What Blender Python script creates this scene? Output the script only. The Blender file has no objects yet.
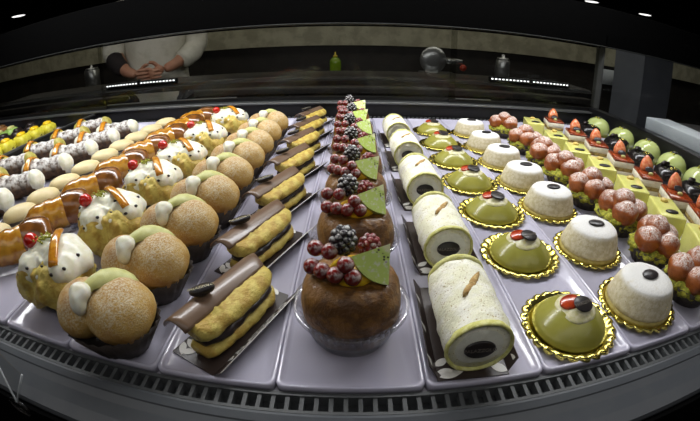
import bpy, bmesh, math, random
from math import sin, cos, pi, radians
from mathutils import Vector, Matrix, noise
random.seed(7)
S = bpy.context.scene
C = S.collection
S.view_settings.view_transform = 'Standard'
S.view_settings.look = 'None'
S.view_settings.gamma = 1.0
S.view_settings.use_curve_mapping = False
S.view_settings.exposure = 0.0

# ------------------------------------------------------------------ materials
def lin(c):
    return tuple((v/12.92 if v <= .04045 else ((v+.055)/1.055)**2.4) for v in c)
def rgb(r, g, b):
    return (*lin((r/255, g/255, b/255)), 1)
class NT:
    def __init__(s, m):
        m.use_nodes = True
        s.t = m.node_tree; s.t.nodes.clear()
    def n(s, ty, **kw):
        nd = s.t.nodes.new(ty)
        for k, v in kw.items():
            if k in ('operation', 'blend_type', 'data_type', 'feature', 'interpolation', 'noise_dimensions', 'wave_type', 'bands_direction'):
                setattr(nd, k, v)
            else:
                nd.inputs[k].default_value = v
        return nd
    def l(s, a, b): s.t.links.new(a, b)
    def mix(s, fac, a, b):
        m = s.t.nodes.new('ShaderNodeMix'); m.data_type = 'RGBA'
        for src, i in ((fac, 0), (a, 6), (b, 7)):
            if hasattr(src, 'is_linked'): s.l(src, m.inputs[i])
            else: m.inputs[i].default_value = src
        return m.outputs[2]
    def ramp(s, v, a, b):
        r = s.n('ShaderNodeMapRange', **{'From Min': a, 'From Max': b}); r.interpolation_type = 'SMOOTHSTEP'
        s.l(v, r.inputs[0]); return r.outputs[0]
    def mul(s, a, b, op='MULTIPLY'):
        m = s.n('ShaderNodeMath', operation=op)
        for i, src in ((0, a), (1, b)):
            if hasattr(src, 'is_linked'): s.l(src, m.inputs[i])
            else: m.inputs[i].default_value = src
        return m.outputs[0]

def pm(name, c1, c2=None, sc=120, th=(.4, .6), rough=.5, bump=0, bsc=None, bdist=.001, dust=None, speck=None,
       coat=0, sss=0, metal=0, spec=.5, alpha=1, trans=0, ior=1.45, detail=4, sheen=0):
    m = bpy.data.materials.new(name); N = NT(m)
    out = N.n('ShaderNodeOutputMaterial'); b = N.n('ShaderNodeBsdfPrincipled')
    N.l(b.outputs[0], out.inputs[0])
    tc = N.n('ShaderNodeTexCoord'); co = tc.outputs['Object']
    def noi(scale, det=detail, ro=.6):
        nn = N.n('ShaderNodeTexNoise', Scale=scale, Detail=det, Roughness=ro); N.l(co, nn.inputs['Vector']); return nn.outputs['Fac']
    col = c1; rr = rough
    if c2 is not None:
        col = N.mix(N.ramp(noi(sc), *th), c1, c2)
    if speck:      # (colour, scale, threshold)
        v = N.n('ShaderNodeTexVoronoi', Scale=speck[1]); N.l(co, v.inputs['Vector'])
        f = N.ramp(v.outputs['Distance'], speck[2], speck[2]*.6)
        f = N.mul(f, N.ramp(noi(speck[1]*.37, 1), .45, .55))
        col = N.mix(f, col, speck[0])
    if dust:       # (colour, z0, z1, scale, n0, n1)  sugar settled on what faces up
        g = N.n('ShaderNodeNewGeometry'); sp = N.n('ShaderNodeSeparateXYZ'); N.l(g.outputs['Normal'], sp.inputs[0])
        f = N.mul(N.ramp(sp.outputs[2], dust[1], dust[2]), N.ramp(noi(dust[3], 5, .7), dust[4], dust[5]))
        if len(dust) > 6: f = N.mul(f, N.ramp(noi(dust[6], 3), .30, .58))
        col = N.mix(f, col, dust[0])
        rr = N.mul(N.mul(f, .9-rough), rough, 'ADD')
    for v, nm in ((col, 'Base Color'), (rr, 'Roughness')):
        if hasattr(v, 'is_linked'): N.l(v, b.inputs[nm])
        else: b.inputs[nm].default_value = v
    b.inputs['Metallic'].default_value = metal
    b.inputs['IOR'].default_value = ior
    b.inputs['Specular IOR Level'].default_value = spec
    b.inputs['Coat Weight'].default_value = coat
    b.inputs['Coat Roughness'].default_value = .08
    b.inputs['Subsurface Weight'].default_value = sss
    b.inputs['Subsurface Radius'].default_value = (.004, .003, .002)
    b.inputs['Subsurface Scale'].default_value = 1
    b.inputs['Transmission Weight'].default_value = trans
    b.inputs['Alpha'].default_value = alpha
    if bump:
        bp = N.n('ShaderNodeBump', Strength=bump, Distance=bdist)
        N.l(noi(bsc or sc, 5), bp.inputs['Height']); N.l(bp.outputs[0], b.inputs['Normal'])
    return m
def glass(name, tint=(1, 1, 1, 1), rough=.03, refl=.04, k=1.0):
    """thin clear sheet: mostly see-through, with the reflection of a thin pane"""
    m = bpy.data.materials.new(name); N = NT(m)
    out = N.n('ShaderNodeOutputMaterial'); mx = N.n('ShaderNodeMixShader')
    tr = N.n('ShaderNodeBsdfTransparent', Color=tint); gl = N.n('ShaderNodeBsdfGlossy', Roughness=rough)
    lw = N.n('ShaderNodeLayerWeight', Blend=.5)
    f = N.mul(N.mul(N.mul(lw.outputs['Facing'], 5.0, 'POWER'), k), refl, 'ADD'); c = N.n('ShaderNodeClamp'); N.l(f, c.inputs[0])
    N.l(c.outputs[0], mx.inputs[0]); N.l(tr.outputs[0], mx.inputs[1]); N.l(gl.outputs[0], mx.inputs[2]); N.l(mx.outputs[0], out.inputs[0])
    return m
def emit(name, col, s):
    m = bpy.data.materials.new(name); N = NT(m); out = N.n('ShaderNodeOutputMaterial')
    e = N.n('ShaderNodeEmission', Color=col, Strength=s); N.l(e.outputs[0], out.inputs[0]); return m

WHITE = rgb(244, 242, 234); SUGAR = (.86, .84, .80, 1)
M = {}
M['paper'] = pm('dark_brown_baking_paper', rgb(50, 42, 38), rgb(62, 53, 47), sc=60, rough=.55, bump=.2, bsc=200)
M['bun'] = pm('sugared_bun_crust', rgb(190, 152, 72), rgb(168, 118, 46), sc=28, th=(.35, .65), rough=.6, bump=.6, bsc=700, bdist=.0015,
              dust=((.66, .57, .39, 1), -.5, .7, 480, .38, .62, 34))
M['cream'] = pm('white_ricotta_cream', rgb(240, 238, 222), rgb(228, 226, 200), sc=90, rough=.35, sss=.25, bump=.25, bsc=120)
M['leafpaste'] = pm('pale_green_almond_paste', rgb(204, 204, 136), rgb(190, 190, 116), sc=70, rough=.45, sss=.2, bump=.2)
M['choux'] = pm('craggy_golden_pastry', rgb(206, 186, 94), rgb(180, 148, 62), sc=70, rough=.5, bump=.7, bsc=110, bdist=.004)
M['cherry'] = pm('candied_cherry', rgb(206, 36, 14), rgb(170, 22, 10), sc=80, rough=.15, coat=.6, sss=.2)
M['peel'] = pm('candied_orange_peel', rgb(212, 150, 44), rgb(188, 120, 26), sc=120, rough=.2, coat=.5, sss=.2, bump=.2)
M['pist'] = pm('chopped_pistachio', rgb(176, 172, 58), rgb(124, 128, 36), sc=300, rough=.8, bump=.8, bsc=300)
M['chip'] = pm('dark_chocolate_chip', rgb(36, 26, 24), rough=.3)
M['glazed'] = pm('amber_glazed_dough', rgb(200, 146, 48), rgb(160, 102, 26), sc=45, rough=.18, coat=.7, bump=.35, bsc=60, bdist=.003)
M['crust'] = pm('dark_glazed_crust', rgb(132, 82, 34), rgb(98, 60, 26), sc=60, rough=.15, coat=.8, bump=.4, bsc=70, bdist=.003)
M['marzipan'] = pm('beige_marzipan', rgb(222, 206, 158), rgb(214, 196, 146), sc=30, rough=.45, sss=.15)
M['shell'] = pm('fried_cannolo_shell', rgb(92, 64, 36), rgb(60, 42, 24), sc=90, rough=.55, bump=.7, bsc=140, bdist=.003,
                dust=((.74, .72, .68, 1), -.1, .7, 110, .34, .58))
M['pistcream'] = pm('pistachio_cream', rgb(188, 176, 92), rgb(160, 150, 66), sc=90, rough=.4, sss=.2, bump=.25)
M['card'] = pm('dark_brown_card', rgb(52, 42, 38), rgb(58, 47, 43), sc=30, rough=.35)
M['print'] = pm('white_print', rgb(226, 224, 218), rough=.45)
M['choc'] = pm('milk_chocolate_sheet', rgb(112, 90, 72), rgb(104, 82, 64), sc=25, rough=.28, coat=.2)
M['darkchoc'] = pm('dark_chocolate', rgb(42, 30, 28), rgb(34, 25, 23), sc=60, rough=.3)
M['plaque'] = pm('dark_chocolate_plaque', rgb(38, 34, 34), rough=.32)
M['letter'] = pm('pale_cocoa_lettering', rgb(186, 176, 140), rough=.5)
M['letterdim'] = pm('faded_cocoa_lettering', rgb(112, 104, 96), rough=.5)
M['baba'] = pm('soaked_brown_sponge', rgb(134, 92, 36), rgb(94, 60, 20), sc=75, rough=.4, coat=.15, bump=.9, bsc=260, bdist=.002, sss=.1)
M['custard'] = pm('yellow_custard', rgb(232, 190, 30), rough=.3, sss=.2)
M['currant'] = pm('sugared_redcurrant', rgb(136, 26, 20), rgb(104, 16, 14), sc=60, rough=.2, coat=.3, dust=(SUGAR, -.1, .95, 160, .42, .66))
M['blackberry'] = pm('sugared_blackberry', rgb(34, 24, 36), rgb(24, 18, 28), sc=80, rough=.25, dust=(SUGAR, .1, .95, 230, .42, .62))
M['raspberry'] = pm('sugared_raspberry', rgb(140, 34, 40), rgb(110, 24, 30), sc=80, rough=.4, dust=(SUGAR, .0, .95, 200, .45, .66))
M['sponge'] = pm('coconut_dusted_sponge', rgb(246, 244, 228), rgb(238, 236, 206), sc=60, rough=.85, bump=.7, bsc=380, bdist=.002,
                 speck=(rgb(176, 150, 90), 420, .28))
M['spongerim'] = pm('yellow_green_sponge_edge', rgb(216, 214, 146), rgb(196, 192, 108), sc=220, rough=.85, bump=.6, bsc=300)
M['rollcream'] = pm('white_roll_filling', rgb(236, 236, 220), rgb(226, 226, 208), sc=120, rough=.6, bump=.3, bsc=200)
M['seam'] = pm('toasted_brown_seam', rgb(196, 166, 108), rgb(166, 130, 74), sc=300, rough=.8, bump=.6)
M['gold'] = pm('gold_foil_card', rgb(226, 212, 118), rgb(214, 196, 96), sc=60, rough=.22, metal=1)
M['jelly'] = pm('olive_green_glaze', rgb(154, 150, 68), rgb(146, 142, 60), sc=30, rough=.25, coat=.15, sss=.15)
M['icing'] = pm('pale_icing', rgb(220, 214, 180), rgb(200, 194, 140), sc=200, rough=.35, sss=.1)
M['fruit'] = pm('candied_red_fruit', rgb(184, 66, 30), rgb(150, 44, 18), sc=120, rough=.2, coat=.5)
M['tart'] = pm('almond_cake_side', rgb(216, 207, 180), rgb(198, 186, 152), sc=200, rough=.8, bump=.5, bsc=360,
               dust=((.78, .77, .73, 1), .35, .8, 90, .2, .45), speck=(rgb(150, 120, 70), 500, .22))
M['pastrybase'] = pm('golden_tart_base', rgb(190, 174, 104), rgb(170, 152, 84), sc=150, rough=.6, bump=.4)
M['puff'] = pm('caramel_glazed_puff', rgb(164, 90, 40), rgb(132, 66, 26), sc=60, rough=.3, coat=.3, bump=.3, bsc=90, dust=((.82, .76, .70, 1), .30, .95, 460, .40, .60))
M['lime'] = pm('lime_yellow_glaze', rgb(228, 226, 136), rgb(220, 218, 122), sc=40, rough=.15, coat=.5, sss=.1)
M['almond'] = pm('blanched_almond', rgb(214, 190, 104), rgb(190, 160, 74), sc=120, rough=.4)
M['layerw'] = pm('white_mousse_layer', rgb(232, 226, 206), rgb(222, 214, 190), sc=120, rough=.5)
M['layers'] = pm('soaked_sponge_layer', rgb(170, 150, 90), rgb(128, 100, 58), sc=180, rough=.8, bump=.5)
M['redjelly'] = pm('red_jelly_topping', rgb(150, 66, 34), rgb(120, 46, 22), sc=60, rough=.1, coat=.7)
M['strawberry'] = pm('cut_strawberry', rgb(222, 146, 96), rgb(206, 100, 56), sc=140, rough=.3, coat=.3)
M['gloss'] = pm('mirror_dark_chocolate', rgb(28, 24, 23), rough=.22, coat=.25)
M['greenglaze'] = pm('pale_green_mirror_glaze', rgb(174, 184, 116), rgb(166, 176, 104), sc=25, rough=.18, coat=.4, sss=.15)
M['tray'] = pm('milky_acrylic_tray', rgb(188, 185, 200), rgb(182, 179, 196), sc=8, rough=.16, coat=.3)
M['cup'] = glass('clear_plastic_cup', (.93, .935, .935, 1), .10, .11, .9)
M['film'] = glass('clear_plastic_tub', (.96, .96, .96, 1), .08, .03, .9)
M['acrylicedge'] = pm('frosted_acrylic_edge', rgb(190, 194, 196), rough=.25, alpha=.6)
M['black'] = pm('black_painted_metal', rgb(16, 16, 17), rough=.35)
M['matblack'] = pm('matt_black_metal', rgb(3, 3, 3), rough=.9, spec=.05)
M['rail'] = pm('brushed_dark_aluminium', rgb(120, 122, 120), rough=.35, metal=.8)
M['sill'] = pm('grey_plastic_sill', rgb(80, 83, 86), rgb(76, 79, 83), sc=20, rough=.35)
M['vent'] = pm('dark_grey_grille', rgb(70, 72, 72), rough=.5)
M['ventdeep'] = pm('dark_grey_trough', rgb(52, 54, 54), rough=.7)  # even dark grey of the trough under the vent bars
M['deck'] = pm('white_case_deck', rgb(170, 168, 176), rough=.4)
M['pane'] = glass('sliding_pane', (.80, .80, .78, 1), .02, .015, .7)
M['clearpane'] = glass('side_pane', (.95, .96, .96, 1), .02, .01, .6)
M['frontpane'] = glass('front_pane', (.99, .99, .99, 1), .01, .02, .6)
M['greypanel'] = pm('light_grey_panel', rgb(176, 180, 182), rgb(168, 172, 174), sc=10, rough=.5)
M['pillar'] = pm('slate_pillar_paint', rgb(98, 101, 108), rgb(92, 95, 102), sc=6, rough=.6)
M['wall'] = pm('dark_hall_wall', rgb(58, 56, 54), rgb(50, 48, 46), sc=2, rough=.8)
M['ceil'] = pm('dark_hall_ceiling', rgb(40, 40, 42), rgb(34, 34, 36), sc=2, rough=.9)
M['floor'] = pm('grey_hall_floor', rgb(92, 90, 88), rgb(84, 82, 80), sc=3, rough=.4)
M['band'] = pm('olive_grey_splashback', rgb(176, 172, 148), rgb(150, 146, 124), sc=9, rough=.4)
M['cabinet'] = pm('dark_brown_cabinet', rgb(42, 38, 34), rgb(34, 31, 28), sc=8, rough=.6)
M['worktop'] = pm('dark_stone_worktop', rgb(64, 62, 60), rgb(52, 50, 48), sc=40, rough=.35)
M['coat'] = pm('white_cotton_coat', rgb(206, 202, 188), rgb(192, 188, 172), sc=14, rough=.85, bump=.6, bsc=14, bdist=.02)
M['darkcloth'] = pm('dark_knit_cuff', rgb(34, 28, 28), rough=.9)
M['trouser'] = pm('dark_trousers', rgb(40, 40, 46), rough=.9)
M['shoe'] = pm('black_shoe', rgb(22, 22, 22), rough=.5)
M['skin'] = pm('skin', rgb(176, 128, 102), rgb(166, 116, 92), sc=30, rough=.55, sss=.1)
M['hair'] = pm('dark_hair', rgb(38, 28, 22), rough=.6, bump=.5, bsc=200)
M['eye'] = pm('eye', rgb(40, 30, 26), rough=.2)
M['lip'] = pm('lips', rgb(150, 86, 76), rough=.5)
M['bottle'] = pm('green_plastic_bottle', rgb(120, 150, 30), rgb(104, 134, 24), sc=20, rough=.2, coat=.4)
M['cap'] = pm('yellow_cap', rgb(200, 180, 60), rough=.4)
M['steel'] = pm('brushed_steel', rgb(170, 172, 172), rough=.3, metal=.9)
M['redplastic'] = pm('red_plastic', rgb(150, 50, 30), rough=.4)
M['yellowcake'] = pm('yellow_sponge_glaze', rgb(214, 204, 62), rgb(198, 186, 48), sc=60, rough=.4)
M['greencake'] = pm('green_cream_top', rgb(150, 182, 96), rgb(136, 168, 80), sc=60, rough=.4)
M['browncake'] = pm('brown_baked_top', rgb(140, 92, 44), rgb(112, 70, 30), sc=60, rough=.5)
M['led'] = emit('led_chip', (.92, .95, 1, 1), 3.5)
M['lamp'] = emit('downlight_disc', (1, .98, .95, 1), 1.6)
M['caselamp'] = emit('case_lamp_diffuser', (.95, .97, 1, 1), 5)

# kiwi slice: flesh, seeds in a ring, pale core (object space, corner of the wedge at the origin)
def kiwi_mat():
    m = bpy.data.materials.new('kiwi_flesh'); N = NT(m); out = N.n('ShaderNodeOutputMaterial'); b = N.n('ShaderNodeBsdfPrincipled', Roughness=.3)
    N.l(b.outputs[0], out.inputs[0]); tc = N.n('ShaderNodeTexCoord'); co = tc.outputs['Object']
    sp = N.n('ShaderNodeSeparateXYZ'); N.l(co, sp.inputs[0])
    r = N.mul(N.mul(N.mul(sp.outputs[0], sp.outputs[0]), N.mul(sp.outputs[2], sp.outputs[2]), 'ADD'), .5, 'POWER')
    col = N.mix(N.ramp(r, .004, .009), rgb(236, 238, 184), rgb(198, 222, 108))
    v = N.n('ShaderNodeTexVoronoi', Scale=330); N.l(co, v.inputs['Vector'])
    seed = N.mul(N.ramp(v.outputs['Distance'], .34, .22), N.mul(N.ramp(r, .008, .010), N.ramp(r, .017, .014)))
    col = N.mix(seed, col, rgb(34, 30, 22))
    nn = N.n('ShaderNodeTexNoise', Scale=260, Detail=5); N.l(co, nn.inputs['Vector'])
    col = N.mix(N.mul(N.ramp(nn.outputs['Fac'], .52, .68), .55), col, SUGAR)
    N.l(col, b.inputs['Base Color']); b.inputs['Coat Weight'].default_value = .3
    return m
M['kiwi'] = kiwi_mat()

# ------------------------------------------------------------------ mesh tools
class MB:
    def __init__(s): s.v = []; s.f = []; s.flat = set()
    def add(s, vs, fs, flat=False):
        o = len(s.v); s.v += [tuple(v) for v in vs]
        for f in fs:
            if flat: s.flat.add(len(s.f))
            s.f.append(tuple(i+o for i in f))
        return s
    def grid(s, rows, closed=True, capa=True, capb=True):
        n = len(rows[0]); vs = [p for r in rows for p in r]; fs = []
        for i in range(len(rows)-1):
            for j in range(n if closed else n-1):
                k = (j+1) % n
                fs.append((i*n+j, i*n+k, (i+1)*n+k, (i+1)*n+j))
        if closed and capa: fs.append(tuple(reversed(range(n))))
        if closed and capb: fs.append(tuple(range((len(rows)-1)*n, len(rows)*n)))
        return s.add(vs, fs)
    def lathe(s, prof, n=32, sx=1, sy=1, c=(0, 0, 0), mod=None, sq=2, capa=True, capb=True, zmod=None):
        rows = []
        for i, (r, z) in enumerate(prof):
            row = []
            for j in range(n):
                a = 2*pi*j/n; rr = r*(mod(a, i) if mod else 1)
                if sq != 2: rr *= (abs(cos(a))**sq+abs(sin(a))**sq)**(-1/sq)
                row.append((c[0]+rr*cos(a)*sx, c[1]+rr*sin(a)*sy, c[2]+z+(zmod(a, i) if zmod else 0)))
            rows.append(row)
        return s.grid(rows, True, capa, capb)
    def blob(s, ells, n=28, amp=0, fr=60, k=.004, o=None, seed=0):
        """skin of overlapping ellipsoids [(centre, radii)] seen from a point inside all of them"""
        o = Vector(o) if o else sum((Vector(c) for c, r in ells), Vector())/len(ells)
        rows = []
        for i in range(1, n):
            th = pi*i/n; row = []
            for j in range(2*n):
                a = pi*j/n; d = Vector((sin(th)*cos(a), sin(th)*sin(a), -cos(th)))
                best = []
                for c, r in ells:
                    R = Vector(r); p = (o-Vector(c)); p = Vector((p.x/R.x, p.y/R.y, p.z/R.z)); q = Vector((d.x/R.x, d.y/R.y, d.z/R.z))
                    A = q.dot(q); B = p.dot(q); Cc = p.dot(p)-1; D = B*B-A*Cc
                    if D > 0:
                        t = (-B+math.sqrt(D))/A
                        if t > 0: best.append(t)
                t = max(best) if best else .001
                t = k*math.log(sum(math.exp((b-t)/k) for b in best))+t if best else t
                pt = o+d*t
                if amp: t += amp*(noise.fractal(pt*fr+Vector((seed, 0, 0)), .8, 2, 3))
                row.append(tuple(o+d*t))
            rows.append(row)
        return s.grid(rows)
    def ball(s, c, r, n=10, amp=0, fr=80, seed=0):
        R = r if isinstance(r, (tuple, list)) else (r, r, r)
        rows = []
        for i in range(1, n):
            th = pi*i/n
            row = []
            for j in range(2*n):
                d = Vector((sin(th)*cos(pi*j/n), sin(th)*sin(pi*j/n), -cos(th)))
                m = 1
                if amp: m += amp*noise.fractal(Vector((d.x*R[0], d.y*R[1], d.z*R[2]))*fr+Vector((seed, seed, 0)), .8, 2, 3)
                row.append((c[0]+d.x*R[0]*m, c[1]+d.y*R[1]*m, c[2]+d.z*R[2]*m))
            rows.append(row)
        return s.grid(rows)
    def tube(s, path, rad, n=12, flat=1.0, caps=True):
        P = [Vector(p) for p in path]; R = rad if isinstance(rad, (list, tuple)) else [rad]*len(P)
        rows = []; up = Vector((0, 0, 1))
        for i, p in enumerate(P):
            t = (P[min(i+1, len(P)-1)]-P[max(i-1, 0)]).normalized()
            u = up if abs(t.dot(up)) < .95 else Vector((0, 1, 0))
            x = t.cross(u).normalized(); y = x.cross(t)
            rows.append([tuple(p+x*R[i]*cos(2*pi*j/n)+y*R[i]*flat*sin(2*pi*j/n)) for j in range(n)])
        return s.grid(rows, True, caps, caps)
    def box(s, a, b, bev=0, seg=2):
        bm = bmesh.new(); bmesh.ops.create_cube(bm, size=1)
        for v in bm.verts:
            v.co = Vector(((a[i]+b[i])/2+v.co[i]*(b[i]-a[i]) for i in range(3)))
        if bev: bmesh.ops.bevel(bm, geom=list(bm.edges), offset=bev, segments=seg, profile=.6, affect='EDGES')
        bm.verts.index_update()
        s.add([v.co[:] for v in bm.verts], [[v.index for v in f.verts] for f in bm.faces], flat=not bev); bm.free(); return s
    def prism(s, poly, z0, z1):
        n = len(poly)
        vs = [(x, y, z0) for x, y in poly]+[(x, y, z1) for x, y in poly]
        fs = [tuple(reversed(range(n))), tuple(range(n, 2*n))]+[(i, (i+1) % n, n+(i+1) % n, n+i) for i in range(n)]
        return s.add(vs, fs, flat=True)
    def sheet(s, rows, th):
        """open grid given thickness along its own normals"""
        nr, nc = len(rows), len(rows[0]); P = [[Vector(p) for p in r] for r in rows]; Q = []
        for i in range(nr):
            q = []
            for j in range(nc):
                a = P[min(i+1, nr-1)][j]-P[max(i-1, 0)][j]; b = P[i][min(j+1, nc-1)]-P[i][max(j-1, 0)]
                q.append(P[i][j]+a.cross(b).normalized()*th)
            Q.append(q)
        N = nr*nc; vs = [p for r in P for p in r]+[p for r in Q for p in r]; fs = []
        ix = lambda i, j: i*nc+j
        for i in range(nr-1):
            for j in range(nc-1):
                fs.append((ix(i, j), ix(i, j+1), ix(i+1, j+1), ix(i+1, j))); fs.append(tuple(N+k for k in (ix(i, j), ix(i+1, j), ix(i+1, j+1), ix(i, j+1))))
        loop = [ix(0, j) for j in range(nc)]+[ix(i, nc-1) for i in range(1, nr)]+[ix(nr-1, j) for j in range(nc-2, -1, -1)]+[ix(i, 0) for i in range(nr-2, 0, -1)]
        for a, b in zip(loop, loop[1:]+loop[:1]): fs.append((b, a, a+N, b+N))
        return s.add(vs, fs)
    def xf(s, mat):
        s.v = [tuple(mat @ Vector(v)) for v in s.v]; return s
    def mesh(s, name, mat):
        me = bpy.data.meshes.new(name); me.from_pydata(s.v, [], s.f)
        bm = bmesh.new(); bm.from_mesh(me); bm.faces.ensure_lookup_table()
        for i, f in enumerate(bm.faces): f.smooth = i not in s.flat
        bmesh.ops.recalc_face_normals(bm, faces=bm.faces); bm.to_mesh(me); bm.free()
        me.materials.append(mat); me.update(); return me

def link(name, me, parent=None, loc=None, rot=None):
    o = bpy.data.objects.new(name, me); C.objects.link(o)
    if parent: o.parent = parent
    if loc: o.location = loc
    if rot: o.rotation_euler = rot
    return o
def part(name, mb, mat, parent=None, loc=None, rot=None):
    return link(name, mb.mesh(name, M[mat]), parent, loc, rot)
def tag(o, label, cat, group=None):
    o['label'] = label; o['category'] = cat
    if group: o['group'] = group
    return o
def thing(name, loc=(0, 0, 0), rz=0):
    o = bpy.data.objects.new(name, None); C.objects.link(o); o.location = loc; o.rotation_euler = (0, 0, rz)
    o.empty_display_size = .02; return o
def copy_tree(o, parent=None):
    c = o.copy(); C.objects.link(c)
    if parent: c.parent = parent
    for ch in list(o.children): copy_tree(ch, c)
    return c
ORD = ['first', 'second', 'third', 'fourth', 'fifth', 'sixth', 'seventh', 'eighth', 'ninth', 'tenth', 'eleventh']
def row(proto, spots, label, cat, group, where='from the front glass'):
    """spots: (x, y, rotz[, scale]); label ends with its place in the row"""
    n = len(spots)
    for i, s in enumerate(spots):
        o = proto if i == 0 else copy_tree(proto)
        o.location = (s[0], s[1], .0006); o.rotation_euler = (0, 0, s[2])
        if len(s) > 3: o.scale = s[3] if isinstance(s[3], tuple) else (s[3],)*3
        pl = ('nearest front' if i == 0 else 'last at back' if i == n-1 else ORD[i]+' from front')
        tag(o, label+', '+pl, cat, group)
    return
_txt = {}
def text_mesh(body, size, ext, mat):
    key = (body, size, ext, mat)
    if key in _txt: return _txt[key]
    cu = bpy.data.curves.new('lettering', 'FONT'); cu.body = body; cu.size = size; cu.extrude = ext; cu.align_x = 'CENTER'; cu.align_y = 'CENTER'; cu.resolution_u = 2
    o = bpy.data.objects.new('lettering', cu); C.objects.link(o)
    dg = bpy.context.evaluated_depsgraph_get(); me = bpy.data.meshes.new_from_object(o.evaluated_get(dg))
    bpy.data.objects.remove(o); bpy.data.curves.remove(cu)
    me.name = 'lettering'; me.materials.clear(); me.materials.append(M[mat]); _txt[key] = me; return me

def oval(rx, ry, h, n=28):
    return MB().lathe([(.86, 0), (.97, h*.25), (1, h*.5), (.97, h*.78), (.86, h)], n, rx, ry)
def plaque(parent, loc, rot, rx=.0125, ry=.0075, h=.003, words='PALAZZOLO', lm='letter'):
    p = part('chocolate_plaque', oval(rx, ry, h), 'plaque', parent, loc, rot)
    if words:
        link('lettering', text_mesh(words, rx*.36, .0002, lm), p, (0, 0, h+.0001))
    return p
def pleated_cup(rb, rt, h, sx=1, sy=1, n=96, pl=24, amp=.035, mat='paper', parent=None):
    w = lambda a, i: 1+amp*(i in (1, 2) and 1 or .3)*sin(pl*a)
    mb = MB().lathe([(rb, .0), (rt, h), (rt-.0006, h), (rb-.0006, .0008)], n, sx, sy, mod=w)
    return part('paper_cup', mb, mat, parent)
def gold_plate(parent, r=.048):
    def w(a, i): return 1 if i < 1 or i > 6 else 1+(.012, .030, .060, .078, .060, .03, 0)[i-1]*(abs(sin(12*a))**.6-.4) if i > 0 else 1
    pr = [(r*.80, .0), (r*.84, .0012), (r*.90, .0042), (r*.955, .0040), (r*.985, .0034), (r*.95, .0050), (r*.89, .0052), (r*.82, .0020), (r*.78, .0012)]
    return part('gold_card', MB().lathe(pr, 192, mod=w, zmod=lambda a, i: (.0006*sin(24*a) if 2 <= i <= 6 else 0)), 'gold', parent)

# ------------------------------------------------------------------ pastries
def make_bun():
    t = thing('cream_bun')
    pleated_cup(.030, .0500, .034, 1.0, .76, parent=t)
    el = [((-.025, .0, .043), (.026, .031, .027)), ((.016, -.002, .0445), (.033, .034, .0285))]
    part('bun', MB().blob(el, 34, .0012, 55, .0009, o=(-.008, 0, .042)), 'bun', t)
    c = MB().blob([((-.011, -.012, .072), (.0105, .009, .0075)), ((-.012, -.021, .064), (.0065, .007, .010))], 16, .0006, 90)
    part('cream', c, 'cream', t)
    rows = []
    for i in range(9):
        u = i/8-.5; w = .013*math.sqrt(max(.02, 1-(2*u)**2))
        rows.append([(u*.058+.002, (.006+.012*sin(u*4)+v*w), .0735+.003*cos(u*7)-.012*abs(u)**1.6*2-.006*v*v) for v in (-1, -.5, 0, .5, 1)])
    part('almond_paste_leaf', MB().sheet(rows, .0028), 'leafpaste', t)
    return t
bunY = [(.178, -.199, 0), (.251, -.197, 0), (.324, -.191, -.05), (.397, -.187, 0), (.470, -.187, 0), (.546, -.187, -.1), (.618, -.187, .1), (.697, -.187, 0), (.781, -.187, .05)]
row(make_bun(), [(x+.002, y+.004, r*.5+.16, .92) for y, x, r in bunY], 'sugared bun with white cream and green leaf beside the eclairs', 'bun', 'sugared cream buns in a row')

def make_ricotta():
    t = thing('ricotta_pastry')
    pleated_cup(.028, .042, .022, 1.05, .9, parent=t)
    part('pastry_shell', MB().blob([((-.004, .0, .032), (.047, .036, .027)), ((.012, -.010, .029), (.035, .034, .024)), ((-.020, -.014, .026), (.026, .026, .022))], 36, .008, 50, .002), 'choux', t)
    cr = MB().blob([((.0, .007, .0455), (.044, .032, .0215)), ((-.020, -.014, .043), (.020, .022, .0170)), ((.022, -.010, .045), (.021, .020, .0150)), ((-.024, -.028, .034), (.008, .007, .014)), ((.004, -.026, .038), (.010, .010, .014))], 36, .0042, 44, .002, seed=4)
    crv = [Vector(v) for v in cr.v]; cr = part('ricotta_cream', cr, 'cream', t)
    cm = MB().ball((0, 0, 0), (.0024, .0018, .0018), 6).mesh('chocolate_chip', M['chip'])
    for x, y, z in ((-.036, -.016, .049), (-.028, -.026, .044), (-.010, -.024, .052), (.004, -.024, .054), (.018, -.025, .050), (.030, -.016, .053), (.036, .0, .054), (-.038, .002, .053), (.012, -.012, .066)):
        d = (Vector((x, y, z))-Vector((0, .004, .040)))
        link('chocolate_chip', cm, cr, max(crv, key=lambda q: (q-Vector((0, .004, .040))).normalized().dot(d.normalized())))
    part('candied_cherry', MB().ball((-.030, .0, .066), (.009, .009, .008), 14), 'cherry', t)
    pth = []
    for i in range(12):
        u = i/11; pth.append((-.002+.026*u, .022-.046*u, .0685+.003*sin(pi*u)-.010*u*u))
    part('orange_peel', MB().tube(pth, .0055, 10, .45), 'peel', t)
    pc = MB()
    for i in range(34):
        a = random.uniform(0, 6.28); r = random.uniform(0, .013)
        x, y = -.010+r*cos(a), .004+r*sin(a)
        pc.box((x-.0008, y-.0008, .0685), (x+.0010, y+.0007, .0705))
    o = part('pistachio_crumb', pc, 'pist', t); o['kind'] = 'stuff'
    return t
rcY = [(.226, -.294, 0), (.339, -.292, .5), (.450, -.290, .1), (.552, -.290, .25), (.683, -.296, 0), (.830, -.292, .2)]
row(make_ricotta(), [(x, y, r) for y, x, r in rcY], 'craggy pastry topped with white ricotta, red cherry and orange peel', 'pastry', 'ricotta topped pastries')

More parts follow.
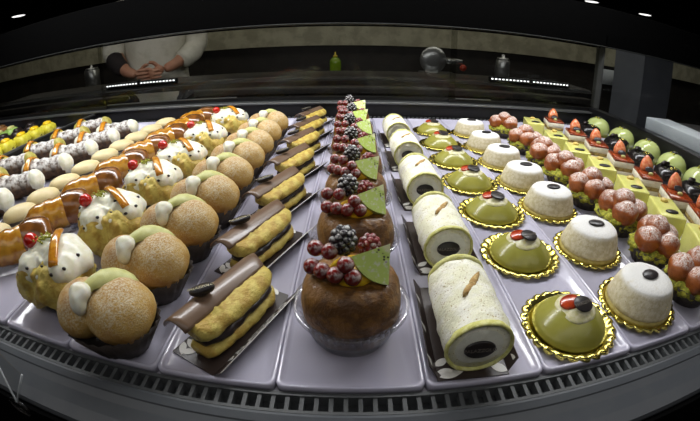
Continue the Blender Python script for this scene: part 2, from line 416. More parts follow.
def make_glazed():
    t = thing('glazed_roll')
    pth = [(0, -.053+.106*i/16, .026) for i in range(17)]
    rad = [.017+.008*min(1, i/6)+.0012*sin(i*2.1) for i in range(17)]; rad[0] = .007; rad[1] = .0125
    rad[-1] = .018
    part('dough', MB().tube(pth, rad, 20, .92), 'glazed', t)
    m = MB(); rows = [(.0215, -.004), (.0255, .004), (.0285, .014), (.0285, .026), (.0265, .036), (.022, .043), (.014, .046)]
    m.lathe(rows, 28, 1, .92, mod=lambda a, i: 1+.03*sin(3*a+i)).xf(Matrix.Translation((0, .012, .0275)) @ Matrix.Rotation(-pi/2, 4, 'X'))
    part('crust', m, 'crust', t)
    tub = MB().lathe([(.90, .0006), (1, .013), (1.04, .0135), (1.04, .0145), (.985, .0145), (.885, .0012)], 40, .0265, .058)
    part('clear_tub', tub, 'film', t)
    return t
row(make_glazed(), [(-.418, y, -.78+random.uniform(-.04, .04)) for y in (.265, .355, .445, .54, .635, .73, .825, .915)], 'amber glazed dough roll with dark crusty end in clear tub', 'pastry', 'glazed dough rolls')

def make_marzipan():
    t = thing('marzipan_oval')
    def alm(sc, z0, z1, amp=0):
        pts = []
        for i in range(48):
            a = 2*pi*i/48; r = 1+amp*(i % 2)
            pts.append((.0255*sc*r*math.copysign(abs(cos(a))**1.15, cos(a)), .037*sc*r*math.copysign(abs(sin(a))**.9, sin(a))))
        return pts
    b = alm(.82, 0, 0); tp = alm(1.12, 0, 0, .05)
    part('paper_cup', MB().grid([[(x, y, 0) for x, y in b], [(x, y, .014) for x, y in tp], [(x*.97, y*.97, .014) for x, y in tp], [(x*.96, y*.96, .001) for x, y in b]]), 'paper', t)
    rows = []
    for s_, z in ((.80, .003), (.97, .012), (1.0, .016), (.96, .021), (.84, .0255), (.64, .029), (.4, .031), (.15, .0318)):
        rows.append([(x, y, z) for x, y in alm(s_, 0, 0)])
    part('marzipan', MB().grid(rows), 'marzipan', t)
    return t
row(make_marzipan(), [(x, y, -.62, .92) for x, y in ((-.517, .29), (-.522, .362), (-.525, .425), (-.525, .490), (-.530, .565), (-.533, .64), (-.533, .71), (-.533, .78), (-.528, .85), (-.522, .925))],
    'plain beige marzipan oval in dark pleated paper cup', 'sweet', 'beige marzipan ovals')

def make_cannolo(creammat):
    t = thing('cannolo')
    pth = [(-.040+.08*i/12, 0, .022) for i in range(13)]
    rad = [.0238+.0012*cos(i*1.3) for i in range(13)]
    m = MB().tube(pth, rad, 24, .95)
    m.v = [tuple(Vector(v)+Vector((0, 0, 1))*0.0014*noise.noise(Vector(v)*120)) for v in m.v]
    part('pastry_shell', m, 'shell', t)
    rm = MB()
    part('cream', MB().blob([((.040, 0, .023), (.0185, .021, .020)), ((.038, -.004, .029), (.015, .018, .015))], 18, .002, 60), creammat, t)
    lc = part('cream', MB().blob([((-.046, 0, .023), (.020, .023, .021)), ((-.034, .010, .034), (.018, .014, .012))], 18, .002, 60, seed=3), creammat, t)
    cm = MB().ball((0, 0, 0), (.0022, .0018, .0018), 6).mesh('chocolate_chip', M['chip'])
    for a in (-.6, .1, .9): link('chocolate_chip', cm, t, (.0580-.004*abs(a), .014*a, .027))
    pt = []
    for i in range(12):
        u = i/11; pt.append((-.046+.016*u, -.034+.070*u, .044+.008*sin(pi*u)-.004*abs(u-.5)*4))
    part('orange_peel', MB().tube(pt, .0075, 10, .4), 'peel', t)
    return t
row(make_cannolo('cream'), [(-.625, y, .62) for y in (.36, .45, .545, .64, .735, .83)], 'sugar dusted cannolo with white ricotta ends and orange peel', 'cannolo', 'ricotta cannoli')
row(make_cannolo('pistcream'), [(-.765, y, .62) for y in (.46, .56, .67, .78, .89)], 'dark cannolo with pistachio cream ends, beside the black divider', 'cannolo', 'pistachio cannoli')

def leafpoly(cx, cy, ang, L, W, n=9):
    pts = []
    for i in range(n): u = i/(n-1); pts.append((u*L, W*sin(pi*u**.8)))
    for i in range(n-2, 0, -1): u = i/(n-1); pts.append((u*L, -W*sin(pi*u**.8)))
    c, s_ = cos(ang), sin(ang)
    return [(cx+c*x-s_*y, cy+s_*x+c*y) for x, y in pts]
def flourish(parent, spots, z=.0013):
    for (x, y, a, L, W) in spots: part('printed_leaf', MB().prism(leafpoly(x, y, a, L, W), z, z+.0002), 'print', parent)
def make_eclair():
    t = thing('chocolate_eclair')
    m = MB().box((-.033, -.066, 0), (.026, .066, .001))
    cd = part('card_tray', m, 'card', t)
    fl = MB().grid([[(.026, -.066, 0), (.0395, -.066, .013), (.0390, -.066, .0136), (.0255, -.066, .001)], [(.026, .066, 0), (.0395, .066, .013), (.0390, .066, .0136), (.0255, .066, .001)]])
    fl.flat = set(range(len(fl.f))); part('card_side', fl, 'card', t)
    ed = MB().tube([(.0395, -.066, .0136), (.0395, .066, .0136)], .0006, 6); part('card_edge', ed, 'print', cd)
    tx = link('lettering', text_mesh('PALAZZOLO', .0165, .0002, 'print'), cd, (.0325, .0, .0078), (0, radians(-44), 0))
    tx.rotation_euler = (Matrix.Rotation(radians(-43), 3, 'Y') @ Matrix.Rotation(pi/2, 3, 'Z')).to_euler()
    flourish(cd, [(-.031, -.045, -.3, .022, .0042), (-.032, -.050, -.9, .019, .004), (-.025, -.062, .6, .020, .004), (-.031, -.036, .35, .014, .003), (.012, .060, 2.6, .016, .003), (-.010, .058, 2.2, .014, .003)])
    def half(z, h, w, L, sd):
        rows = []
        for i in range(1, 26):
            u = -1+2*i/26; r = (1-abs(u)**4)**.5
            rw = []
            for j in range(20):
                a = 2*pi*j/20; p = Vector((w*r*math.copysign(abs(cos(a))**.8, cos(a)), L*u, z+h*math.copysign(abs(sin(a))**.8, sin(a))*(.5+.5*r)))
                nz = noise.fractal(p*70+Vector((sd, 0, 0)), .8, 2, 3)
                rw.append(tuple(p+Vector((cos(a), 0, sin(a)))*.0026*nz))
            rows.append(rw)
        return MB().grid(rows)
    part('choux_base', half(.010, .008, .0225, .060, 1), 'choux', t)
    part('chocolate_filling', half(.0205, .006, .0195, .056, 5), 'darkchoc', t)
    part('choux_lid', half(.0330, .0095, .0225, .060, 9), 'choux', t)
    rows = []
    for i in range(17):
        u = -1+2*i/16; w = 1 if abs(u) < .82 else math.sqrt(max(.03, 1-((abs(u)-.82)/.18)**2))
        if u < -.8: w = 1 if u > -1.1 else w
        rows.append([(-.0070+.0200*sin(v*1.05)*w, .063*u-.001, .0298+.0185*cos(v*1.05*w)) for v in [k/6-1 for k in range(13)]])
    part('chocolate_sheet', MB().sheet(rows, -.0022), 'choc', t).rotation_euler = (0, radians(-13), 0)
    plaque(t, (-.0160, -.020, .0510), (0, radians(-14), radians(34)), .0145, .0070, .006)
    return t
ecl = [(.195, -.103), (.312, -.102), (.428, -.100), (.548, -.098), (.664, -.098), (.779, -.098), (.894, -.10)]
row(make_eclair(), [(x+.004, y+.030, -.42, (.79, .86, .87)) for y, x in ecl], 'chocolate topped eclair on dark card printed in white', 'eclair', 'eclairs on printed cards')

def make_baba():
    t = thing('fruit_baba')
    fl = lambda a, i: 1+.030*(i in (1, 2, 3, 9, 10))*sin(40*a)
    pr = [(.031, 0), (.0335, .006), (.037, .018), (.0405, .030), (.0445, .0312), (.0462, .0325), (.0462, .0345), (.0435, .0345), (.0408, .0330), (.0365, .018), (.0328, .006), (.030, .001)]
    part('plastic_cup', MB().lathe(pr, 160, mod=fl), 'cup', t)
    pb = [(.020, .003), (.030, .006), (.0345, .018), (.0375, .033), (.0380, .041), (.0362, .050), (.0330, .057), (.028, .0615), (.022, .063), (.016, .062), (.006, .060)]
    mb = MB().lathe(pb, 48, 1.03, .97, sq=2.5)
    mb.v = [tuple(Vector(v)*(1+.018*noise.fractal(Vector(v)*45, .8, 2, 3))) for v in mb.v]
    part('sponge_baba', mb, 'baba', t)
    part('custard', MB().blob([((.002, .0, .064), (.020, .018, .008))], 14, .0015, 90), 'custard', t)
    cm = MB().ball((0, 0, 0), .0064, 12).mesh('redcurrant', M['currant'])
    for x, y, z in ((-.027, .008, .079), (-.029, -.003, .070), (-.021, -.010, .071), (-.0115, -.015, .071), (-.016, .002, .080), (-.004, -.012, .078), (.001, -.016, .070)):
        link('redcurrant', cm, t, (x, y, z))
    def drupe(R, r, n, sd):
        m = MB(); rnd = random.Random(sd)
        for i in range(n):
            zz = 1-2*(i+.5)/n; a = i*2.39996
            q = math.sqrt(1-zz*zz); m.ball((R[0]*q*cos(a), R[1]*q*sin(a), R[2]*zz), r, 6)
        return m
    part('blackberry', drupe((.0078, .0078, .0095), .0034, 34, 1), 'blackberry', t, (-.006, .010, .085))
    part('raspberry', drupe((.0065, .0065, .0080), .0028, 34, 2), 'raspberry', t, (.014, .017, .076))
    m = MB(); n = 14; A0, A1 = radians(190), radians(258); r = .030
    poly = [(0, 0)]+[(r*cos(A0+(A1-A0)*i/n), r*sin(A0+(A1-A0)*i/n)) for i in range(n+1)]
    m.prism(poly, -.0035, .0035); m.xf(Matrix.Rotation(pi/2, 4, 'X'))
    part('kiwi_wedge', m, 'kiwi', t, (.0275, .004, .0855), (radians(-38), radians(0), radians(14)))
    return t
row(make_baba(), [(0.000, .225, 0), (.004, .329, .2), (.005, .425, -.1), (.006, .521, .15), (.004, .617, .3), (.003, .713, -.2), (.001, .809, .1)], 'brown baba in clear cup topped with berries and kiwi', 'baba', 'fruit topped babas')

def make_roll():
    t = thing('coconut_sponge_roll')
    cd = part('card_tray', MB().box((-.030, -.053, 0), (.030, .066, .001)), 'card', t)
    for sx in (-1, 1):
        f = MB().grid([[(sx*.030, -.050, 0), (sx*.0375, -.046, .012), (sx*.0368, -.046, .0124), (sx*.0293, -.050, .001)], [(sx*.030, .066, 0), (sx*.0375, .066, .012), (sx*.0368, .066, .0124), (sx*.0293, .066, .001)]])
        f.flat = set(range(len(f.f))); s_ = part('card_side', f, 'card', t)
        R = (Matrix.Translation((sx*.0336, 0, .0062)) @ Matrix.Rotation(-sx*radians(58), 4, 'Y') @ Matrix.Rotation(pi/2, 4, 'Z') @ Matrix.Translation((0, -.006, .0004)))
        for k in range(6): part('printed_leaf', MB().prism(leafpoly(-.044+k*.019, .0015, (.9, .3)[k % 2], .016, .0034), 0, .0003).xf(R), 'print', s_)
    flourish(cd, [(-.029, -.044, -.2, .019, .0045), (-.028, -.050, .25, .022, .004), (-.030, -.038, .6, .015, .0035), (.029, -.050, 2.5, .018, .0045), (.028, -.036, 2.9, .012, .004)])
    R, L, zc = .0262, .0445, .0285
    rows = []
    for i in range(31):
        u = -1+2*i/30; e = 1-.07*abs(u)**10; rw = []
        for j in range(48):
            a = 2*pi*j/48; p = Vector((R*1.08*e*cos(a), L*u, zc+R*.98*e*sin(a)))
            rw.append(tuple(p+Vector((cos(a), 0, sin(a)))*.0012*noise.fractal(p*90, .8, 2, 3)))
        rows.append(rw)
    m = MB().grid(rows); part('sponge', m, 'sponge', t)
    def end(y0, s_, parent):
        ring = MB()
        rw = []
        for rr, dy in ((1.03, .004), (1.055, 0), (1.05, -.0018), (1.0, -.0022), (.95, -.0010), (.94, .003)):
            q = []
            for j in range(48):
                a = 2*pi*j/48; k = 1+.03*noise.noise(Vector((cos(a), sin(a), s_))*3)
                q.append((R*rr*k*cos(a), y0+s_*-dy*-1 if False else y0+dy*s_, zc+R*rr*.98*k*sin(a)))
            rw.append(q)
        ring.grid(rw); part('sponge_edge', ring, 'spongerim', parent)
        part('filling', MB().blob([((0, y0+.004*s_, zc), (R*.985, .0062, R*.965))], 18, .0006, 120), 'rollcream', parent)
    end(-L, 1, t); end(L, -1, t)
    part('toasted_seam', MB().blob([((0, 0, 0), (.0030, .021, .0016))], 22, .0018, 170), 'seam', t, (.000, .004, zc+R*.958), (0, 0, radians(-34)))
    plaque(t, (-.001, -L-.0022, zc+.0015), (radians(82), 0, 0), .0128, .0084, .003, lm='letterdim')
    return t
row(make_roll(), [(.094, .217, -.02, .96), (.099, .353, .0, .95), (.100, .500, .02, .95), (.099, .648, .0, .95), (.097, .788, .02, .95)], 'white coconut sponge roll with dark oval plaque on patterned card', 'cake roll', 'white sponge rolls')

def make_dome():
    t = thing('olive_dome_cake')
    gold_plate(t)
    pr = [(.032, .002), (.0372, .0028), (.0378, .0050), (.0350, .0090), (.0300, .0145), (.0240, .0195), (.0175, .0236), (.0110, .0262), (.005, .0272)]
    part('glazed_dome', MB().lathe(pr, 56), 'jelly', t)
    pi_ = [(.0205, .0208), (.0200, .0224), (.0175, .0240), (.0110, .0266), (.005, .0276)]
    part('icing', MB().lathe(pi_, 32, mod=lambda a, i: 1+.03*sin(3*a+1)+.02*sin(5*a)), 'icing', t)
    part('candied_fruit', oval(.0108, .0085, .0036), 'fruit', t, (-.0065, .0035, .0258), (radians(4), radians(-8), radians(10)))
    plaque(t, (.0025, -.004, .0292), (radians(16), radians(8), radians(18)), .0122, .0090, .0022, lm='letterdim')
    return t
row(make_dome(), [(.198, .208, .0), (.194, .328, .15), (.195, .435, .1), (.193, .540, .05), (.194, .648, .2), (.194, .757, 0), (.197, .868, .1)], 'olive green glazed dome on scalloped gold card', 'cake', 'olive green domes')

def make_tart():
    t = thing('almond_cake')
    gold_plate(t, .047)
    part('pastry_base', MB().lathe([(.034, .0022), (.0392, .003), (.0398, .0065), (.036, .009)], 48), 'pastrybase', t)
    pr = [(.034, .007), (.0388, .009), (.0382, .0135), (.0355, .022), (.0325, .030), (.0305, .0335), (.0285, .0352), (.020, .0366), (.010, .0372), (.003, .0374)]
    mb = MB().lathe(pr, 56)
    mb.v = [tuple(Vector(v)*(1+.008*noise.noise(Vector(v)*130))) for v in mb.v]
    part('almond_body', mb, 'tart', t)
    plaque(t, (.002, .0, .0372), (0, 0, radians(-8)), .0116, .0078, .0026, None)
    return t
row(make_tart(), [(.294, .217, .3), (.293, .328, 0), (.290, .440, .2), (.288, .535, .1), (.288, .634, 0), (.287, .735, .4), (.289, .850, .1)], 'white topped round almond cake with dark oval on gold card', 'cake', 'white almond cakes')

def make_puff():
    t = thing('cream_puff_cluster')
    pleated_cup(.027, .0385, .024, 1.0, 1.0, parent=t)
    part('pistachio_bed', MB().blob([((0, 0, .022), (.0385, .0385, .013))], 34, .009, 130, seed=2), 'pist', t)
    for k, (x, y, z, r) in enumerate(((-.019, .009, .036, .0205), (.018, .012, .036, .0205), (-.012, -.018, .035, .0195), (.018, -.016, .034, .019), (.001, .002, .046, .0200))):
        part('choux_puff', MB().ball((0, 0, 0), (r, r, r*.92), 16, .10, 70, seed=k), 'puff', t, (x, y, z))
    return t
row(make_puff(), [(.376, .213, 0, .93), (.375, .291, .7, .93), (.378, .372, 1.5, .95), (.374, .456, .3, .95), (.374, .540, 2., .95), (.376, .626, 1., .95), (.378, .722, .4, .95), (.380, .850, 2.4, .95)], 'cluster of sugared caramel puffs on chopped pistachio in dark cup', 'cream puffs', 'caramel puff clusters')

def make_lime():
    t = thing('lime_glazed_slice')
    part('card_tray', MB().box((-.026, -.041, 0), (.026, .041, .001)), 'print', t)
    part('cake_block', MB().box((-.0225, -.037, .001), (.0225, .037, .041), .003, 3), 'lime', t)
    plaque(t, (.001, -.019, .0408), (0, 0, radians(8)), .0120, .0066, .0022, None)
    part('almond', MB().ball((0, .021, .0425), (.0075, .0062, .0035), 12), 'almond', t)
    return t
row(make_lime(), [(0.457, .262, -.47), (0.458, .352, -.47), (0.458, .442, -.45), (0.460, .540, -.42), (0.461, .632, -.38), (0.465, .733, -.33), (0.471, .862, -.28)], 'lime yellow glazed cake slice with dark oval and almond', 'cake slice', 'lime yellow slices')

def make_layer():
    t = thing('strawberry_layer_slice')
    part('gold_card', MB().box((-.026, -.036, 0), (.026, .036, .0012)), 'gold', t)
    z = .0012
    for h, mt, nm in ((.008, 'layers', 'sponge_layer'), (.0125, 'layerw', 'mousse_layer'), (.007, 'layers', 'sponge_layer'), (.0115, 'layerw', 'mousse_layer')):
        part(nm, MB().box((-.0225, -.031, z), (.0225, .031, z+h), .0008, 1), mt, t); z += h
    part('jelly_top', MB().box((-.0222, -.0307, z), (.0222, .0307, z+.0045), .0016, 2), 'redjelly', t); z += .0045
    m = MB().lathe([(.012, 0), (.0145, .005), (.0135, .013), (.0095, .021), (.004, .027), (.0010, .0285)], 18, 1, .6)
    part('strawberry', m, 'strawberry', t, (.0, .014, z-.0005), (radians(-25), 0, 0))
    plaque(t, (.0, -.001, z+.0055), (radians(38), 0, 0), .0095, .0062, .0026, None)
    part('pistachio', MB().ball((0, 0, 0), (.0055, .003, .0035), 8, .2, 200), 'leafpaste', t, (.001, -.012, z+.002))
    return t
row(make_layer(), [(.522, .318, -.47), (.524, .392, -.47), (.530, .478, -.45), (.536, .572, -.42), (.537, .664, -.4), (.536, .752, -.35), (.540, .872, -.3)], 'layered cake slice with red jelly and strawberry on gold card', 'cake slice', 'strawberry layer slices')

def make_black():
    t = thing('dark_chocolate_cake')
    part('gold_card', MB().lathe([(.037, 0), (.041, .0014), (.037, .002)], 48, mod=lambda a, i: 1+.03*abs(sin(9*a))), 'gold', t)
    pr = [(.030, .002), (.0345, .004), (.0365, .014), (.0365, .026), (.034, .034), (.028, .0385), (.018, .0395), (.008, .0375)]
    part('glazed_body', MB().lathe(pr, 40, mod=lambda a, i: 1+.04*sin(2*a+.5)), 'gloss', t)
    gm = MB().ball((0, 0, 0), (.003, .0024, .0018), 6).mesh('gold_flake', M['gold'])
    for x, y in ((-.008, -.014), (.004, -.016), (.010, -.008), (-.002, -.008)): link('gold_flake', gm, t, (x, y, .0405))
    part('chocolate_curl', MB().tube([(-.012, .012, .043), (0, .016, .045), (.012, .012, .043)], .005, 12, .7), 'darkchoc', t)
    return t
row(make_black(), [(.632, .345, 0), (.634, .430, .3), (.644, .522, .1), (.648, .620, .5), (.654, .725, .2), (.650, .850, .6)], 'glossy round dark chocolate cake flecked with gold', 'cake', 'dark chocolate cakes')

def make_green():
    t = thing('pale_green_dome_cake')
    part('gold_card', MB().lathe([(.035, 0), (.0405, .0014), (.035, .002)], 48, mod=lambda a, i: 1+.03*abs(sin(9*a))), 'gold', t)
    pr = [(.030, .002), (.0365, .004), (.0395, .013), (.0392, .022), (.0355, .033), (.0285, .042), (.0195, .0475), (.010, .0500), (.003, .0505)]
    part('glazed_dome', MB().lathe(pr, 40), 'greenglaze', t)
    plaque(t, (.004, .002, .0505), (0, 0, .3), .0105, .0070, .0026, None)
    fm = MB().ball((0, 0, 0), (.0042, .003, .003), 8).mesh('pistachio', M['pist'])
    for x, y in ((-.010, -.004), (-.007, .007), (.013, .010)): link('pistachio', fm, t, (x, y, .0498))
    return t
row(make_green(), [(.722, .395, 0), (.722, .487, .3), (.726, .582, .1), (.730, .682, .5), (.732, .795, .2), (.728, .91, .4)], 'pale green glazed dome cake in the row along the right side', 'cake', 'pale green domes')

# ------------------------------------------------------------------ trays
def rrect(x0, y0, x1, y1, r, n=5):
    p = []
    for cx, cy, a in ((x1-r, y1-r, 0), (x0+r, y1-r, pi/2), (x0+r, y0+r, pi), (x1-r, y0+r, 3*pi/2)):
        for i in range(n): q = a+pi/2*i/(n-1); p.append((cx+r*cos(q), cy+r*sin(q)))
    return p
def tray(x0, x1, y0, y1):
    x0 += .0002; x1 -= .0002; m = MB(); rows = []
    for d, z, r in ((0, -.004, .006), (0, .0030, .006), (.0008, .0040, .006), (.0022, .0040, .006), (.0034, .0030, .006), (.0058, .0, .006)):
        rows.append([(x, y, z) for x, y in rrect(x0+d, y0+d, x1-d, y1-d, r)])
    return part('display_tray', m.grid(rows), 'tray')
T = [(-.845, -.700, 'pistachio cannoli'), (-.700, -.575, 'ricotta cannoli'), (-.575, -.470, 'marzipan ovals'), (-.470, -.347, 'glazed dough rolls'), (-.347, -.2495, 'ricotta topped pastries'), (-.2495, -.152, 'sugared buns'),
     (-.152, -.0545, 'eclairs'), (-.0545, .0545, 'fruit babas'), (.0545, .151, 'white sponge rolls'), (.151, .2465, 'olive domes'), (.2465, .336, 'white almond cakes'), (.336, .417, 'caramel puffs'),
     (.417, .491, 'lime yellow slices'), (.491, .590, 'strawberry layer slices'), (.590, .686, 'dark chocolate cakes'), (.686, .775, 'pale green domes')]
for x0, x1, w in T:
    tag(tray(x0, x1, .160, 1.0), 'long milky acrylic tray under the row of '+w, 'tray', 'acrylic trays side by side')
tag(tray(-1.60, -.885, .30, 1.0), 'wide milky tray beyond the black divider at far left', 'tray')

# small cakes beyond the divider
def small(name, mat, pr, n=20, sq=4, top=None):
    t = thing(name)
    part('paper_cup', MB().lathe([(pr[0][0]*.9, 0), (pr[0][0]*1.18, .012), (pr[0][0]*1.14, .012), (pr[0][0]*.86, .001)], 40, mod=lambda a, i: 1+.04*sin(20*a)), 'paper', t)
    part('cake', MB().lathe(pr, n, 1, 1.25, sq=sq), mat, t)
    if top: part('topping', MB().blob([((0, 0, pr[-1][1]), (.016, .02, .008))], 10, .002, 90), top, t)
    return t
P1 = [(.024, .002), (.028, .014), (.026, .026), (.018, .033), (.006, .035)]
row(small('yellow_cake', 'yellowcake', P1, top='custard'), [(-1.03+random.uniform(-.006, .006), .60+.068*k, .3) for k in range(6)], 'small yellow cake beyond the black divider at far left', 'cake', 'yellow cakes at far left')
row(small('chocolate_cake', 'darkchoc', P1, sq=2, top='darkchoc'), [(-1.13, .66+.07*k, 0) for k in range(5)], 'small dark chocolate cake behind the yellow ones at far left', 'cake', 'chocolate cakes at far left')
row(small('green_cake', 'greencake', P1, top='leafpaste'), [(-1.23, .72+.065*k, .2) for k in range(4)], 'small green topped cake beyond the chocolate ones at far left', 'cake', 'green cakes at far left')
row(small('brown_cake', 'browncake', P1, sq=2, top='baba'), [(-1.34, .80+.075*k, .2) for k in range(3)], 'small brown baked cake beyond the green ones at far left', 'cake', 'brown cakes at far left')

# ------------------------------------------------------------------ the display case
case = thing('display_case', (0, 0, -.85))
tag(case, 'long refrigerated glass display case with black frame and grey front sill', 'display case')
CZ = .85
def cp(name, mb, mat, parent=case): return part(name, mb.xf(Matrix.Translation((0, 0, CZ))) if parent is case else mb, mat, parent)
cp('deck', MB().box((-1.7, .159, -.05), (.83, 1.03, -.0045)), 'deck')
cp('cabinet_body', MB().box((-1.7, .10, -.82), (.83, 1.06, -.09)), 'black')
cp('plinth', MB().box((-1.66, .16, -.85), (.80, 1.0, -.82)), 'matblack')
cp('vent_trough', MB().box((-1.7, .140, -.03), (.83, .158, -.013)), 'ventdeep')
v = MB(); v.box((-1.7, .1405, -.012), (.83, .1432, -.0015)); v.box((-1.7, .1555, -.012), (.83, .1590, -.0005))
x = -1.7
while x < .825:
    v.box((x, .1425, -.0105), (x+.0032, .1560, -.0018)); x += .0104
cp('vent_grille', v, 'vent')
# grey sill in front: rounded profile running the length of the case
pr = [(.1410, -.012), (.1410, -.0020), (.1380, -.0012), (.1320, -.0030), (.1310, -.0040), (.1240, -.0070), (.1120, -.0105), (.1010, -.0150), (.0990, -.0180), (.0990, -.09), (.1410, -.09)]
s_ = MB().grid([[(-1.7, y, z) for y, z in pr], [(.83, y, z) for y, z in pr]]); s_.flat = set(range(len(s_.f)))
cp('front_sill', s_, 'sill')
cp('kick_panel', MB().box((-1.7, .0935, -.85), (.83, .0985, -.0195)), 'matblack')
cp('rear_panel', MB().box((-1.7, 1.02, -.05), (.83, 1.045, .040)), 'black')
g = MB()
for k in range(210): g.box((-1.68+.012*k, 1.004, -.003), (-1.6735+.012*k, 1.012, .006))
cp('rear_grille', g, 'vent')
cp('rear_rail', MB().box((-1.7, 1.015, .040), (.83, 1.06, .0455), .0012, 2), 'rail')
for k, (a, b, y) in enumerate(((-1.69, -.82, 1.040), (-.84, .30, 1.050), (.28, .82, 1.040))):
    p = cp('sliding_pane', MB().box((a, y, .046), (b, y+.005, .262)), 'pane')
    q = MB(); q.box((a, y-.003, .046), (b, y+.008, .056)); q.box((a, y-.0015, .257), (b, y+.0065, .2625))
    part('pane_frame', q.xf(Matrix.Translation((0, 0, CZ))), 'black', p)
    h = MB().box((a+.02, y-.006, .0575), (a+.13 if k != 1 else a+.5, y-.002, .0600)); part('pull_strip', h.xf(Matrix.Translation((0, 0, CZ))), 'rail', p)
cp('canopy_beam', MB().box((-3.2, 1.00, .2635), (3.2, 1.07, .390), .004, 2), 'matblack')
cp('beam_trim', MB().box((-3.2, .9975, .2635), (3.2, .9995, .2652)), 'rail')
# divider to the next bay on the left
d = MB(); d.box((-.874, .159, -.004), (-.850, 1.018, .036), .002, 2); cp('bay_divider', d, 'black')
d = MB(); d.box((-.8665, .159, .0365), (-.8575, 1.018, .0385)); cp('divider_trim', d, 'rail')
# right end
d = MB(); d.box((.779, .150, -.05), (.812, 1.045, .058), .003, 2); cp('end_panel', d, 'black')
cp('end_pane', MB().box((.793, .16, .0585), (.799, 1.0, .30)), 'clearpane')
cp('end_post', MB().box((.800, 1.02, .0585), (.808, 1.06, .262)), 'rail')
cp('front_pane', MB().box((-1.7, .1325, -.0030), (.80, .1365, .56)), 'frontpane')
# rear service ledge with led strips
cp('service_ledge', MB().box((-1.5, 1.11, .100), (.83, 1.30, .106), .0015, 2), 'worktop')
cp('ledge_bracket', MB().box((-1.5, 1.065, .085), (.83, 1.12, .0995)), 'black')
cp('ledge_trim', MB().box((-1.5, 1.106, .100), (.83, 1.1095, .103)), 'rail')

def led_strip(x0, x1, label):
    t = thing('led_strip', (x0, 1.10, .1165)); L = x1-x0
    part('housing', MB().box((-.004, 0, -.0100), (L+.004, .012, .0075), .0015, 2), 'black', t)
    n = int(L/.0125); me = MB().box((0, -.0012, -.0020), (.0066, .0, .0020)).mesh('led_chip', M['led'])
    for k in range(n): link('led_chip', me, t, (k*L/n+.002, -.0003, 0))
    tag(t, label, 'light', 'led strips behind the sliding panes')
led_strip(-.855, -.715, 'leftmost dotted white led strip on the ledge by the person')
led_strip(-.705, -.565, 'dotted white led strip below the hands of the person')
led_strip(.430, .570, 'dotted white led strip behind the row of almond cakes')
led_strip(.580, .725, 'rightmost dotted white led strip on the rear ledge')

# clear acrylic ticket holder clipped to the front sill at the left
t = thing('acrylic_bracket', (-.280, .0950, -.0165))
TL, TR, TP = Vector((-.055, .030, .030)), Vector((.018, .012, .030)), Vector((.0, -.003, .002))
nn = (TR-TP).cross(TL-TP).normalized()*.0012
part('ticket_plate', MB().add([TL, TR, TP, TL+nn, TR+nn, TP+nn], [(0, 1, 2), (5, 4, 3), (0, 3, 4, 1), (1, 4, 5, 2), (2, 5, 3, 0)], True), 'film', t)
for A, B in ((TL, TP), (TR, TP)): part('plate_edge', MB().tube([A, B], .0011, 8), 'acrylicedge', t)
part('clip', MB().box((-.010, -.006, -.012), (.010, -.0015, .004), .001, 1), 'film', t)
tag(t, 'small clear acrylic ticket holder on the grey sill at bottom left', 'ticket holder')

# ------------------------------------------------------------------ lamps over the case
lh = thing('case_lamp', (-.2, .72, .66))
tag(lh, 'long white lamp bar hanging above the pastries', 'lamp')
part('housing', MB().box((-1.15, -.05, .012), (1.15, .05, .05), .006, 2), 'matblack', lh)
for k in range(12):
    part('lamp_disc', MB().lathe([(.022, .004), (.026, .0), (.026, .012)], 24), 'caselamp', lh, (-1.045+.19*k, 0, 0))
for hx in (-.9, .9): part('hanger', MB().tube([(hx, 0, .05), (hx, 0, 1.085)], .006, 8), 'matblack', lh)
def area(name, loc, rot, sx, sy, e, col=(1, 1, 1)):
    l = bpy.data.lights.new(name, 'AREA'); l.shape = 'RECTANGLE'; l.size = sx; l.size_y = sy; l.energy = e; l.color = col
    o = bpy.data.objects.new(name, l); C.objects.link(o); o.location = loc; o.rotation_euler = rot; return o
area('case_light', (-.2, .72, .645), (0, 0, 0), 2.2, .09, 17, (.97, .98, 1))

# ------------------------------------------------------------------ hall, counter, things behind
def structure(name, a, b, mat, bev=0):
    o = part(name, MB().box(a, b, bev), mat); o['kind'] = 'structure'; return o
structure('floor', (-12, -3, -.90), (12, 12, -.85), 'floor')
structure('ceiling', (-12, -3, 1.75), (12, 12, 1.80), 'ceil')
structure('wall_left', (-12.1, -3, -.85), (-12, 12, 1.75), 'wall')
structure('wall_right', (12, -3, -.85), (12.1, 12, 1.75), 'wall')
structure('wall_back', (-12, 12, -.85), (12, 12.1, 1.75), 'wall')
structure('wall_front', (-12, -3.1, -.85), (12, -3, 1.75), 'wall')
structure('trim_1', (1.98, 2.02, -.85), (2.31, 2.36, .50), 'pillar')

part_w = thing('partition', (0, 2.62, -.85)); tag(part_w, 'olive grey low partition wall with splashback behind the counter', 'partition')
part('board', MB().box((-5, .02, 0), (5, .10, 1.26)), 'cabinet', part_w)
part('splashback', MB().box((-5, 0, 1.01), (5, .018, 1.25)), 'band', part_w)
bc = thing('back_counter', (0, 2.28, -.85)); tag(bc, 'dark back counter with stone worktop behind the case', 'counter')
part('worktop', MB().box((-4, -.30, .765), (1.5, .335, .80), .004, 2), 'worktop', bc)
for k in range(9):
    part('cabinet_door', MB().box((-3.98+.605*k, -.285, .06), (-3.39+.605*k, -.265, .755), .003, 1), 'cabinet', bc)
part('carcass', MB().box((-3.99, -.264, .0), (1.48, .32, .764)), 'cabinet', bc)

